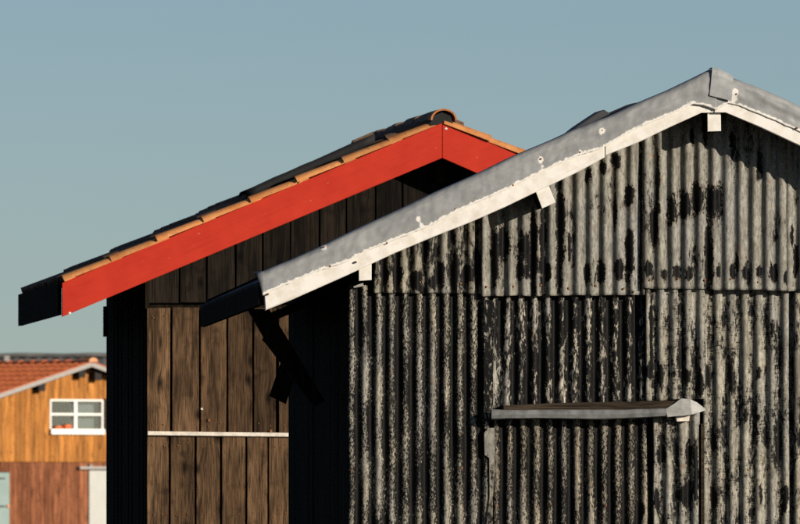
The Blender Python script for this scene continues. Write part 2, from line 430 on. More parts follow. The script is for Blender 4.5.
# lines of the verge, read on the verge's plane
low_px = [(262.5, 295), (273, 289.5), (322, 269), (345, 262), (370, 249), (425, 227.5), (463, 208), (505, 189.5), (556, 164.5), (579, 154.5), (601, 148), (636, 128), (665, 116), (693, 103), (708, 106), (716, 109.5), (722, 106), (728, 102.5), (737, 104.2), (771, 118), (800, 131)]
top_px = [(255, 275), (288, 261.5), (345, 234.5), (397, 210.5), (433, 193), (470, 177), (507, 159), (570, 131), (607, 117), (636, 103.5), (668, 90), (694, 77.5), (711, 69), (731, 77), (754, 85), (800, 106)]
lowl = sorted(P1(*p) for p in low_px); topl = sorted(P1(*p) for p in top_px)
UE = P1(258, 290)[0]                            # left eave
# extend the right slope to the mirrored eave
def ext(lst, n=3):
    (a, b), (c, d) = lst[-n], lst[-1]
    sl_ = (d - b) / (c - a); ue = -UE
    lst.append((ue, d + sl_ * (ue - c)))
ext(lowl); ext(topl)
def ztop(u): return lerp(topl, u)
apex_z = max(p[1] for p in topl)
slopeL = (ztop(-0.3) - ztop(UE)) / (-0.3 - UE)
slopeR = (ztop(-UE) - ztop(0.5)) / (-UE - 0.5)
def zroof(u):                                   # underside of the roof covering
    return min(ztop(UE) + slopeL * (u - UE), ztop(-UE) + slopeR * (u + UE)) - 0.05

def tarlist(px):
    out = []
    for (x, y, w, h) in px:
        u, z = wall1(x, y); out.append((u, z, w / 2 / 184.0 * 1.05, h / 2 / 184.0 * 1.05))
    return out
def lin(xa, ya, xb, yb):
    a, b = wall1(xa, ya), wall1(xb, yb)
    return lambda u: a[1] + (b[1] - a[1]) * (u - a[0]) / (b[0] - a[0])
def U(x): return wall1(x, 300)[0]
patch_u1 = tarlist([(386, 278, 6, 20), (398, 276, 8, 22), (416, 282, 11, 22), (431, 283, 6, 14), (424, 254, 5, 18), (441, 275, 6, 24), (471, 275, 7, 14), (487, 240, 6, 70), (455, 268, 6, 40)])
patch_u2 = tarlist([(504, 243, 14, 32), (494, 258, 5, 58), (523, 248, 9, 32), (522, 271, 9, 16), (533, 252, 6, 84), (541, 250, 7, 78), (559, 231, 8, 100), (568, 249, 3, 25), (586.7, 273.6, 6, 16), (601, 272.5, 7, 18), (616.5, 271.6, 8, 20), (629, 257, 7, 50), (627.5, 197, 7, 18), (616, 161, 7, 14), (601.6, 167, 6, 14), (587, 174, 7, 14), (614, 205, 3, 60), (640, 230, 3, 120), (547, 272, 6, 18)])  # tall sliver at the right edge paints the next sheet's edge shadow as tar
patch_u3 = tarlist([(670.5, 207, 10, 26), (683, 205, 11, 22), (695, 201.5, 11, 24), (712.5, 202.5, 13, 32), (708, 255, 8, 66), (652.7, 230, 8, 28), (647, 270, 8, 18), (662, 275, 6, 10), (675, 271.5, 7, 14), (688, 272.5, 7, 13), (716, 272, 6, 13), (730, 271.5, 6, 13), (736, 262, 3, 24), (743.5, 272, 7, 13), (757, 272, 6, 10), (771.7, 271.5, 9, 16), (784, 277, 5, 10), (656, 180, 4, 60), (690, 138, 5, 16), (703, 136, 5, 18), (730, 142, 6, 18), (757, 166, 6, 22)])
patch_r = tarlist([(648, 371, 6, 14), (659, 375.5, 6, 22), (673, 374, 8, 10), (687, 376, 9, 14), (699, 379, 7, 34), (680, 309, 8, 10), (650, 330, 3, 70)])
patch_r2 = tarlist([(706, 379, 8, 34), (731, 370, 7, 46), (795, 365, 6, 24), (713.5, 500.5, 8, 25), (714, 443, 7, 19), (758, 417, 6, 14), (745, 417, 5, 16), (784, 506, 7, 30), (760, 500, 4, 20), (772, 330, 4, 18), (723, 320, 5, 14), (758, 372, 5, 12)])
patch_b2 = tarlist([(684, 494, 11, 19), (688.5, 457, 7, 24), (660, 456, 8, 18), (695, 470, 5, 60), (656, 500, 5, 24)])
patch_b = tarlist([(651, 456, 10, 19), (640, 512, 8, 14), (497, 443, 4, 10)])
flat = lambda z: (lambda u: z)
GND = 0.04
top_u = lambda u: zroof(u) - 0.015
def sheet(x0, x1, zb, zt, v, mat, phase, tar=(), seed=0, u0=None, u1=None):
    return corrugated('corrugated_sheet', f1, U(x0) if u0 is None else u0, U(x1) if u1 is None else u1, zb, zt, v, M[mat], hut, phase, tar, seed=seed)
VA, VB, VC = -0.018, -0.044, -0.066
# lower course
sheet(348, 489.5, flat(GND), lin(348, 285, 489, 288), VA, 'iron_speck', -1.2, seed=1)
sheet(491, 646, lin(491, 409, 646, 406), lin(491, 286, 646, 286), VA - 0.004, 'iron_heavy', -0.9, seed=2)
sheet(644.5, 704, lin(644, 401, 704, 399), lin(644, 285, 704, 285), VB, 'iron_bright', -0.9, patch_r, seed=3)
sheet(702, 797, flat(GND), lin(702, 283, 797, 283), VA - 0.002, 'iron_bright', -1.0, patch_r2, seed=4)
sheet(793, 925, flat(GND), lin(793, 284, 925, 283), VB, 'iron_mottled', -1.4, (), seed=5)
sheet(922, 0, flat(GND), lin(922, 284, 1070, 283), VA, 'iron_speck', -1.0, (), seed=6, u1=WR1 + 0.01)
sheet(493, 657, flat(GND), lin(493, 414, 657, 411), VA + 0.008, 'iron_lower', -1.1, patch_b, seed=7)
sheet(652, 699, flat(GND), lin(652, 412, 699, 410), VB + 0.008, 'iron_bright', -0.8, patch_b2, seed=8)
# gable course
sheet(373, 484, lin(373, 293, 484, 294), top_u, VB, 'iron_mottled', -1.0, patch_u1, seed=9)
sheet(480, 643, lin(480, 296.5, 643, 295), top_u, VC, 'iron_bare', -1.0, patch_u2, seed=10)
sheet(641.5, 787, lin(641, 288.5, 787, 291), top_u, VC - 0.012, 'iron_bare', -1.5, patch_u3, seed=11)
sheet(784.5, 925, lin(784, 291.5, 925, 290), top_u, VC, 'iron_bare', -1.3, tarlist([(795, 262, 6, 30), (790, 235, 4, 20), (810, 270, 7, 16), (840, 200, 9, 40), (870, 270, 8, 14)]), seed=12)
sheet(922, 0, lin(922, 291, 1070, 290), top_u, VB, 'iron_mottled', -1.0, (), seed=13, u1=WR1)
# timber lining behind the iron: fills the slits between sheets
prism('wall_lining', [(WL1 + 0.02, 0.03), (WR1 - 0.02, 0.03), (WR1 - 0.02, zroof(WR1) - 0.03), (0, zroof(0) - 0.05), (WL1 + 0.02, zroof(WL1) - 0.03)], 0.012, 0.05, M['black'], hut)
NAILS = []
# pale corner strip and dark strip beside the hatch
def strip(pts, v0, v1, mat, name):
    return prism(name, [wall1(*p) for p in pts], v0, v1, M[mat], hut)
strip([(483.5, 300), (492, 300), (492.5, 420), (483, 426)], VA - 0.028, VA - 0.016, 'iron_heavy', 'cover_strip')
strip([(483.5, 433), (487, 428), (494, 428), (494, 470), (492, 500), (492.5, 640), (485, 640), (486, 520), (489, 495), (488.5, 458), (484, 455)], VA - 0.024, VA - 0.020, 'iron_mottled', 'corner_strip')
strip([(700, 424), (703, 423), (703.5, 640), (700, 640)], VA - 0.03, VA - 0.012, 'wood_grey', 'jamb_strip')

for (xa, xb, y, v, st) in ((378, 480, 284, VB, 3), (486, 640, 287, VC, 2), (648, 785, 281, VC - 0.012, 2), (352, 486, 470, VA, 4), (706, 795, 470, VA, 3), (496, 650, 505, VA + 0.008, 4)):
    n_ = int((xb - xa) / 13.6)
    for i in range(0, n_, st):
        u, z = wall1(xa + i * 13.6 + random.uniform(-1, 1), y + random.uniform(-2, 2))
        NAILS.append((u, v - AMP, z))
# ledge above the hatch
def mesh_rows(name, rows, mat, parent, thick=0.003, smooth=True):
    n = len(rows[0]); vs = [p for r in rows for p in r]; fs = []
    for j in range(len(rows) - 1):
        for i in range(n - 1): fs.append((j * n + i, j * n + i + 1, (j + 1) * n + i + 1, (j + 1) * n + i))
    o = fix(obj(name, vs, fs, mat, parent, smooth))
    s = o.modifiers.new('thickness', 'SOLIDIFY'); s.thickness = thick; s.offset = 0
    return o
LV = -0.125
def L(x, y, v): u, z = f1.pix(x, y, v); return (u, v, z)
lb = prism('ledge_board', [f1.pix(x, y, LV + 0.015)[0:2] for x, y in ((503, 405.5), (560, 402.8), (640, 401.5), (681, 400.5), (681, 410), (503, 412))], LV + 0.015, 0.0, M['wood_grey'], hut, 0.004)
xs_ = [491.5 + (667 - 491.5) * i / 24 for i in range(25)]
def led_top(x): return lerp([(491, 409.5), (510, 410.4), (560, 409.8), (620, 410), (667, 408.6)], x)
def led_bot(x): return lerp([(491, 419.5), (530, 418.5), (565, 419), (600, 419.6), (640, 418.0), (667, 416.4)], x)
rows = []
for t, dv in ((0, 0.035), (0.0, 0.004), (0.12, -0.001), (0.5, -0.004), (0.9, 0.0), (1.0, 0.012)):
    rows.append([L(x, led_top(x) + (led_bot(x) - led_top(x)) * t + 0.5 * mnoise.noise((x * 0.06, t, 4)), LV + dv + 0.003 * mnoise.noise((x * 0.05, 2, t))) for x in xs_])
lf = mesh_rows('ledge_flashing', rows, M['ledge'], hut, 0.002, False)
rows = []
ca = [(665.5, 409), (674, 404), (681, 398.5), (690, 399.2), (697, 402.5), (705.5, 409)]
cb = [(667.5, 417), (676, 416.2), (684, 415.6), (692, 414.6), (699, 412.6), (706, 410.2)]
for t in (0, 0.35, 0.7, 1):
    rows.append([L(a[0] + (b[0] - a[0]) * t, a[1] + (b[1] - a[1]) * t, LV - 0.007 + (0.0, 0.0, 0.0, 0.002, 0.014, 0.035)[i] + 0.006 * (1 - t)) for i, (a, b) in enumerate(zip(ca, cb))])
mesh_rows('ledge_end_flashing', rows, M['ledge2'], hut, 0.002, False)
prism('ledge_block', [f1.pix(x, y, LV + 0.03) for x, y in ((676, 416), (690, 415), (689, 421), (677, 421.5))], LV + 0.03, -0.02, M['batten'], hut)

# bargeboards
def board(pts, v0, v1, mat, name='bargeboard', parent=hut, ch=0.004):
    return prism(name, pts, v0, v1, M[mat], parent, ch)
def mid(u): return (lerp(lowl, u) + ztop(u)) / 2
bot_a = [P1(x, y) for x, y in ((265.3, 310.4), (292, 299.7), (345, 276.2), (395, 253), (433, 237), (471, 222), (505, 207), (536, 192), (579, 171.5), (604.5, 157.5))]
bot_a[0] = (bot_a[0][0], bot_a[0][1])
topa = [(P1(264, 297)[0], lerp(lowl, P1(270, 297)[0]) + 0.005)] + [(u, mid(u)) for u, _ in bot_a[1:]]
board(bot_a + topa[::-1], V1, V1 + 0.026, 'white')
bot_b = [P1(x, y) for x, y in ((605.2, 155.5), (639, 142), (670, 127), (702, 112.5), (713.6, 111.5))]
board(bot_b + [(u, mid(u)) for u, _ in bot_b[::-1]], V1 + 0.004, V1 + 0.028, 'white')
bot_c = [P1(x, y) for x, y in ((714.2, 111.5), (725, 112), (760, 127), (800, 145.7))]
bot_c.append((-UE - 0.01, bot_c[-1][1] + slopeR * (-UE - 0.01 - bot_c[-1][0])))
board(bot_c + [(u, mid(u)) for u, _ in bot_c[::-1]], V1 + 0.002, V1 + 0.027, 'white')

# zinc flashing bent over the verge; white paint slopped on it round the nails
slops = [(P1(x, y), r / 184.0) for x, y, r in [(324, 247, 2.6), (418, 219, 2.2), (421, 225, 1.8), (602, 131, 3.0), (541, 159.5, 2.6), (542, 166, 1.4), (710, 91, 1.6), (723.5, 93, 1.6), (735, 92, 3.4), (734, 98, 3.4), (357, 262, 2.6), (580, 152, 2)]]
PROF = [(0.0, 0.0), (0.15, 0.0), (0.35, -0.002), (0.6, -0.003), (0.8, 0.0), (0.90, 0.008), (0.96, 0.02), (0.99, 0.038), (1.0, 0.06), (1.0, 0.10), (0.985, 0.17), (0.97, 0.26)]
def prof(q):
    x = q * (len(PROF) - 1); i = min(int(x), len(PROF) - 2); a = x - i
    return PROF[i][0] * (1 - a) + PROF[i + 1][0] * a, PROF[i][1] * (1 - a) + PROF[i + 1][1] * a
def flashing(ua, ub, n, seed, dv=0.0):
    rows_, edge = [], []
    us = [ua + (ub - ua) * i / n for i in range(n + 1)]
    for k_ in range(34):
        t, d = prof(k_ / 33.0)
        r = []
        for u in us:
            lo = lerp(lowl, u) + 0.003 * mnoise.noise((u * 22, 3, seed)) + 0.002 * mnoise.noise((u * 60, 5, seed)) - 0.004
            hi = ztop(u)
            z = lo + (hi - lo) * t
            dent = 0.011 * mnoise.noise((u * 3.1, t * 1.5, seed)) + 0.006 * mnoise.noise((u * 9, t * 3, seed + 2)) + 0.003 * mnoise.noise((u * 24, t * 6, seed + 4))
            uu = u - (0.035 * t if abs(u - ua) < 1e-4 and ua < -1 else 0)
            r.append((uu, V1 - 0.009 + d + dv + dent * min(1.0, t * 3) * (0 if t > 0.995 else 1) - 0.004, z + (0.006 * mnoise.noise((u * 4, 8, seed)) if t > .8 else 0)))
            e = max(0.0, z - lo)
            for (su, sz), sr in slops:
                if abs(u - su) < 0.1:
                    dd = math.hypot(u - su, (z - sz) * (0.75 if z < sz else 1.0)) - sr
                    e = min(e, max(0.0, dd * 1.2 + 0.012))
            edge.append(e)
        rows_.append(r)
    o = mesh_rows('flashing', rows_, M['zinc'], hut, 0.002)
    at = o.data.attributes.new('edge', 'FLOAT', 'POINT'); at.data.foreach_set('value', edge)
    return o
flashing(P1(262.5, 295)[0], P1(716, 100)[0], 420, 1)
flashing(P1(714, 100)[0], -UE, 260, 2, 0.009)
# cap piece folded over the apex
cap_px = [[(709, 95.5), (717, 97.5), (725, 99.5), (731, 101)], [(710.4, 84), (718, 85), (726, 88), (732, 90)], [(711.2, 75), (718, 75.5), (726, 79), (732.5, 82)], [(712, 70), (718, 71), (725, 74.5), (733, 78)], [(712.2, 68.4), (718, 69.4), (725, 72.8), (733, 76.8)], [(712, 68.6), (718, 69.6), (725, 73), (733, 77)]]
rows = []
for j, (row, dv) in enumerate(zip(cap_px, (-0.024, -0.024, -0.021, -0.012, 0.012, 0.16))):
    rows.append([(P1(x, y)[0], V1 + dv, P1(x, y)[1] + (0.006 if j > 3 else 0)) for x, y in row])
mesh_rows('apex_cap', rows, M['cap'], hut, 0.002, False)
def disc(name, c, r, h, mat, parent, n=9, seed=0, squash=1.0):
    rnd = random.Random(seed); vs = [(c[0], c[1] - h, c[2])]
    for i in range(n):
        a = 2 * math.pi * i / n; rr = r * (0.75 + 0.5 * rnd.random())
        vs.append((c[0] + rr * math.cos(a), c[1] - h * 0.6, c[2] + rr * math.sin(a) * squash))
    for i in range(n):
        p = vs[1 + i]; vs.append((c[0] + (p[0] - c[0]) * 1.06, c[1] + 0.012, c[2] + (p[2] - c[2]) * 1.06))
    fs = [(0, 1 + i, 1 + (i + 1) % n) for i in range(n)] + [(1 + i, 1 + n + i, 1 + n + (i + 1) % n, 1 + (i + 1) % n) for i in range(n)]
    return fix(obj(name, vs, fs, mat, parent, False))
for i, (x, y) in enumerate([(324, 247), (418, 218), (602, 130), (580, 152), (541, 159), (710, 91), (723.5, 93), (736.5, 94), (356, 262), (455, 209), (387, 243), (513, 185), (268, 294), (330, 266), (797, 128)]):
    u, z = P1(x, y, V1 - 0.012); disc('nail', (u, V1 - 0.012, z), 1.0 / 184, 0.006, M['rust'], hut, 7, i + 40)

for i, (u, v, z) in enumerate(NAILS): disc('nail', (u, v + 0.002, z), 0.006, 0.006, M['rust'], hut, 6, i + 200)

# purlins carrying the roof, their ends painted white
def purlin(pts, mirrored=False, v1=DEPTH1 + 0.02, vf=V1 + 0.03):
    q = [f1.pix(x, y, vf) for x, y in pts]
    if mirrored: q = [(-u, z) for u, z in q][::-1]
    p = prism('purlin', q, vf + 0.012, v1, M['black'], hut)
    e = prism('painted_end', q, vf, vf + 0.0118, M['white'], hut, 0.002); reparent(e, p)
    return p
purlin([(707.2, 105), (720.6, 105), (721, 131), (707.5, 131.5)])
purlin([(532, 182), (545, 176), (555.5, 202.5), (542, 208.5)])
purlin([(358.5, 258), (371.5, 254), (371.5, 280), (358.8, 281)])
purlin([(532, 182), (545, 176), (555.5, 202.5), (542, 208.5)], True)
purlin([(358.5, 258), (371.5, 254), (371.5, 280), (358.8, 281)], True)
clip = [f1.pix(x, y, -0.05) for x, y in ((353, 286), (363, 283), (363.5, 286), (354, 288))]
prism('metal_clip', clip, -0.06, -0.01, M['ledge2'], hut)

# roof: corrugated panels on both slopes, boards under them
def roof_panel(ua, ub, va, vb, seed, lift=0.0, up=None):
    n = int((vb - va) / 0.0755 * 6); rows_ = []
    za, zb = zroof(ua), zroof(ub)
    for k_ in range(9):
        t = k_ / 8; r = []
        for i in range(n + 1):
            v = va + (vb - va) * i / n
            r.append((ua + (ub - ua) * t, v, za + (zb - za) * t - 0.004 + lift - drop(v) + 0.009 * math.cos(v / 0.0755 * 6.283) + 0.006 * mnoise.noise((v * 2, t * 3, seed))))
        rows_.append(r)
    return mesh_rows('roof_sheet', rows_, M['roof_iron'], hut, 0.0015)
vb_ = DEPTH1 + 0.03
def drop(v): return 0.012 * max(0.0, v - V1)
for i in range(5):
    v0 = V1 + 0.06 + i * (vb_ - V1 - 0.06) / 5; v1 = v0 + (vb_ - V1 - 0.06) / 5 + 0.04
    roof_panel(UE + 0.005, -0.02, v0, v1, i, 0.003 * (i % 2))
    roof_panel(0.02, -UE - 0.005, v0, v1, i + 9, 0.003 * (i % 2))
# curled roof sheet edges standing up behind the flashing
for pts, va, vb in (([(566, 136), (580, 124.8), (592, 116.8), (603, 109.6), (607, 108.8), (612, 112), (624, 107), (634, 102.6), (640, 101.5), (646, 100.5), (640, 112), (600, 130)], V1 + 0.13, V1 + 0.42),
                    ([(733, 79), (735, 77.2), (744, 80.6), (752, 84.3), (748, 90), (736, 88)], V1 + 0.10, V1 + 0.3)):
    prism('lifted_sheet_edge', [P1(x, y) for x, y in pts], va, vb, M['roof_iron'], hut, 0.006)
# ridge strip
rows = [[(u, v, zroof(0) - 0.01 - abs(u) * 0.40) for v in (V1 + 0.1, 1.0, 2.5, vb_)] for u in (-0.16, -0.06, 0, 0.06, 0.16)]
mesh_rows('ridge_flashing', rows, M['roof_iron'], hut, 0.002)
for sgn, ue in ((-1, UE), (1, -UE)):
    # soffit boards along the slope, eave board along the side
    for i in range(6):
        ua = ue * (i + 0.02) / 6 if i else 0.0; ub = ue * (i + 0.98) / 6
        za, zb = zroof(ua) - 0.002, zroof(ub) - 0.002
        prism('roof_board', [(ua, za - 0.05), (ub, zb - 0.05), (ub, zb - 0.072), (ua, za - 0.072)], V1 + 0.031, vb_ - 0.01, M['black'], hut)
    zt_ = zroof(ue) + 0.012
    e0, e1 = sorted((ue - sgn * 0.006, ue - sgn * 0.034)); zt_ -= 0.004
    vs = [(u_, v_, z_ - drop(v_)) for v_ in (V1 + 0.03, vb_) for (u_, z_) in rect(e0, e1, zt_ - 0.125, zt_)]
    fix(obj('eave_board', vs, [(0, 1, 2, 3), (4, 5, 6, 7)] + [(i, (i + 1) % 4, 4 + (i + 1) % 4, 4 + i) for i in range(4)], M['black'], hut))
    for i in range(6):
        v = 0.35 + i * 0.7
        if i: prism('rafter', [(sgn * 0.02, zroof(0) - 0.03), (ue * 0.985, zroof(ue * 0.985) - 0.03), (ue * 0.985, zroof(ue * 0.985) - 0.11), (sgn * 0.02, zroof(0) - 0.12)], v, v + 0.06, M['black'], hut)
# side walls of upright tarred boards, back wall
def side_boards(fr_parent, u_in, u_out, ztop_, depth, v0, mat, width=0.17, lean=0):
    v = v0; i = 0
    while v < depth - 0.02:
        w = min(width * random.uniform(0.88, 1.12), depth - v)
        d = random.uniform(0, 0.008) * (1 if u_out > u_in else -1)
        lo, hi = sorted((u_in, u_out + d))
        prism('wall_board', rect(lo, hi, 0.03 + random.uniform(0, 0.03), ztop_), v + 0.003, v + w - 0.003, M[mat], fr_parent)
        v += w
side_boards(hut, WL1 + 0.02, WL1 - 0.006, zroof(WL1) - 0.03, DEPTH1, 0.012, 'black', 0.16)
side_boards(hut, WR1 - 0.02, WR1 + 0.006, zroof(WR1) - 0.03, DEPTH1, 0.055, 'black', 0.16)
nb = 22
for i in range(nb):
    a = WL1 + 0.021 + (WR1 - WL1 - 0.042) * i / nb; b = WL1 + 0.021 + (WR1 - WL1 - 0.042) * (i + 1) / nb - 0.004
    prism('wall_board', [(a, 0.04), (b, 0.04), (b, zroof(b) - 0.03), (a, zroof(a) - 0.03)], DEPTH1 - 0.03, DEPTH1 - 0.005 + random.uniform(0, 0.006), M['black'], hut)
# braces under the left eave
def bar(name, pts, v, th, mat='black'):
    return prism(name, [f1.pix(x, y, v) for x, y in pts], v, v + th, M[mat], hut, 0.004)
bar('eave_brace', [(248, 309), (269, 309), (283, 331), (325, 401), (314, 407), (300, 388), (267, 344), (263, 340), (264, 337)], 0.55, 0.07)
bar('loose_plank', [(288, 342), (300, 362), (286, 404), (269.5, 396)], 1.15, 0.035)
bar('wall_plate', [(272, 312), (345, 283), (345, 291), (276, 320)], 0.40, 0.06)

# ================================================================== wooden hut with red bargeboards
O2 = 0.35
f2, WL2 = anchored(146, 76.7, 442, O2, TH)
hut2 = empty('wooden_hut', (f2.x0, f2.y0, 0), f2.t)
tag(hut2, 'dark plank hut with red bargeboards and orange clay tiles, behind the iron hut', 'hut')
V2 = -O2; WR2 = -WL2; D2 = 4.2
def P2(x, y, v=V2): return f2.pix(x, y, v)
def w2(x, y, v=0.0): return f2.pix(x, y, v)
a0, a1 = P2(62, 283), P2(442, 123)
UE2 = a0[0]; SL2 = (a1[1] - a0[1]) / (a1[0] - a0[0])
c1 = P2(514, 152); SR2 = (c1[1] - a1[1]) / (c1[0] - a1[0])
def zr2(u): return a1[1] + (SL2 * u if u < 0 else SR2 * u)
b0, b1 = P2(62, 317), P2(442, 158); b2 = P2(474, 172)
sb = (b2[1] - b1[1]) / (b2[0] - b1[0])
prism('bargeboard', [b0, (b1[0] - 0.001, b1[1]), (a1[0] - 0.001, a1[1]), a0], V2, V2 + 0.03, M['red'], hut2, 0.003)
ur = -UE2
prism('bargeboard', [(b1[0] + 0.002, b1[1]), (ur, b1[1] + sb * ur), (ur, zr2(ur)), (a1[0] + 0.002, a1[1])], V2 + 0.002, V2 + 0.031, M['red'], hut2, 0.003)
for i, (x, y) in enumerate([(446, 128.5), (70, 313)]):
    u, z = P2(x, y); disc('nail', (u, V2, z), 0.009, 0.004, M['seal'], hut2, 7, i + 70)
# planks
def plankrow(xs_, ytop, ybot, v, mat, thick=0.022, gap=1.5, zt=None, jit=1.2, ubound=None):
    for i in range(len(xs_) - 1):
        ga, gb = gap * random.uniform(0.2, 0.75), gap * random.uniform(0.2, 0.75)
        ua, ub = w2(xs_[i] + (ga if i else 0.3), 300, v)[0], w2(xs_[i + 1] - gb, 300, v)[0]
        zb_ = GND if ybot is None else w2(200, ybot + random.uniform(-0.4, 0.4), v)[1]
        d = random.uniform(-0.006, 0.006)
        if zt: za, zc = zt(ua), zt(ub)
        else: za = zc = w2(200, ytop + random.uniform(-jit, jit) * 0.6, v)[1]; zc += random.uniform(-.004, .004)
        t_ = random.uniform(-0.002, 0.002)
        prism('plank', [(ua, zb_), (ub + t_, zb_), (ub, zc), (ua + t_, za)], v + d - thick, v + d, M[mat], hut2, 0.004)
xu = [146.5, 179, 206, 235, 262, 290, 319, 346, 375, 402, 430, 458, 486, 514, 542, 570, 598, 626, 654, 682, 710, 736]
xm = [146.5, 171, 199, 227, 253, 277, 303, 330, 357, 384, 411, 438, 465, 492, 519, 546, 573, 600, 627, 654, 681, 708, 736]
xl = [146.5, 169.5, 195, 220.5, 245.5, 267.5, 294, 320, 346, 372, 398, 424, 450, 476, 502, 528, 554, 580, 606, 632, 658, 684, 710, 736]
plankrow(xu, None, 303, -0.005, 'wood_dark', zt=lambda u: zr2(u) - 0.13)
plankrow(xm, 308, 433.5, -0.032, 'wood', gap=2.2)
plankrow(xl, 435.5, None, -0.030, 'wood', gap=2.2)
q = [w2(147.5, 431.3, -0.075), w2(300, 433, -0.075), w2(736, 434, -0.075), w2(736, 437.5, -0.075), w2(300, 437, -0.075), w2(147.5, 435.3, -0.075)]
prism('batten', q, -0.078, -0.045, M['batten'], hut2, 0.003)
for i, (x, y) in enumerate([(202, 409), (209, 420), (271, 431)]):
    u, z = w2(x, y, -0.06); disc('nail', (u, -0.056, z), 0.009, 0.006, M['seal' if i == 0 else 'rust'], hut2, 7, i + 90)
for xs_n, ys_n in ((xm, (316, 425)), (xl, (445, 515))):
    for i in range(8):
        for yy in ys_n:
            for fx in (0.28, 0.72):
                u, z = w2(xs_n[i] + (xs_n[i + 1] - xs_n[i]) * (fx + random.uniform(-.06, .06)), yy + random.uniform(-2, 2), -0.055)
                disc('nail', (u, -0.052, z), 0.005, 0.006, M['rust'], hut2, 6, i + 300)
prism('wall_lining', [(WL2 + 0.02, 0.03), (WR2 - 0.02, 0.03), (WR2 - 0.02, zr2(WR2) - 0.15), (0, zr2(0) - 0.15), (WL2 + 0.02, zr2(WL2) - 0.15)], 0.01, 0.05, M['black'], hut2)
side_boards(hut2, WL2 + 0.02, WL2 - 0.006, zr2(WL2) - 0.14, D2, -0.03, 'black', 0.19)
side_boards(hut2, WR2 - 0.02, WR2 + 0.006, zr2(WR2) - 0.14, D2, -0.03, 'black', 0.19)
prism('corner_board', rect(WL2 - 0.03, WL2 - 0.012, w2(146, 328)[1] - 0.0, w2(146, 296)[1]), D2 - 0.14, D2 + 0.005, M['black'], hut2)
for i in range(20):
    a = WL2 + 0.021 + (WR2 - WL2 - 0.042) * i / 20; b = WL2 + 0.021 + (WR2 - WL2 - 0.042) * (i + 1) / 20 - 0.004
    prism('wall_board', [(a, 0.04), (b, 0.04), (b, zr2(b) - 0.14), (a, zr2(a) - 0.14)], D2 - 0.03, D2 - 0.004, M['black'], hut2)
# purlins (dark ends in the shade of the verge) and roof boarding
for pts in ([(436, 166), (448, 166), (448, 182), (436, 182)],):
    prism('purlin', [w2(x, y, -0.2) for x, y in pts], V2 + 0.25, D2 + O2 - 0.02, M['black'], hut2)
for sgn, ue, sl_ in ((-1, UE2, SL2), (1, ur, SR2)):
    for i in range(8):
        ua, ub = (ue * (i + 0.01) / 8, ue * (i + 0.985) / 8)
        prism('roof_board', [(ua, zr2(ua) - 0.01), (ub, zr2(ub) - 0.01), (ub, zr2(ub) - 0.035), (ua, zr2(ua) - 0.035)], V2 + 0.033, D2 + O2, M['black'], hut2)
    o_ = ue + (-0.028 if sgn < 0 else 0.028); zt_ = zr2(ue) + 0.01
    prism('eave_board', rect(min(ue + 0.001 * sgn, o_), max(ue + 0.001 * sgn, o_), b0[1] + 0.015, zt_), V2 + 0.034, D2 + O2, M['black'], hut2)
# canal tiles
def tile_mesh(name, r0, r1, length, h, mat, th=0.014, n=8):
    vs, fs = [], []
    for k_, (x, r) in enumerate(((0, r0), (length, r1))):
        for (dr) in (0, -th):
            for i in range(n + 1):
                a = math.pi * i / n
                vs.append((x, -(r + dr) * math.cos(a), (h + dr) / 1.0 * math.sin(a) * (r / r0)))
    m = n + 1
    for i in range(n):
        fs.append((i, i + 1, 2 * m + i + 1, 2 * m + i))
        fs.append((m + i + 1, m + i, 3 * m + i, 3 * m + i + 1))
        fs.append((i + 1, i, m + i, m + i + 1))
        fs.append((2 * m + i, 2 * m + i + 1, 3 * m + i + 1, 3 * m + i))
    for i in (0, n): fs.append((i, m + i, 3 * m + i, 2 * m + i))
    me = bpy.data.meshes.new(name); me.from_pydata(vs, [], fs); me.materials.append(mat)
    bm = bmesh.new(); bm.from_mesh(me); bmesh.ops.recalc_face_normals(bm, faces=bm.faces); bm.to_mesh(me); bm.free()
    me.polygons.foreach_set('use_smooth', [True] * len(me.polygons)); me.set_sharp_from_angle(angle=R(40))
    return me
TM = tile_mesh('roof_tile', 0.080, 0.066, 0.43, 0.045, M['tile'])
TMS = tile_mesh('roof_tile_shaded', 0.088, 0.070, 0.43, 0.046, M['tile_shaded'])
RT = tile_mesh('ridge_tile', 0.092, 0.086, 0.44, 0.080, M['tile_mid'], 0.012, 12)
RTS = tile_mesh('ridge_tile_shaded', 0.092, 0.086, 0.44, 0.084, M['tile_shaded'], 0.014, 12)
def place(me, name, mtx):
    o = link(bpy.data.objects.new(name, me)); o.parent = hut2; o.matrix_local = mtx; return o
EXPO = 0.352
cols = 23; step = (D2 + 2 * O2 - 0.14) / (cols - 1)
stuff_v, stuff_f = [], []
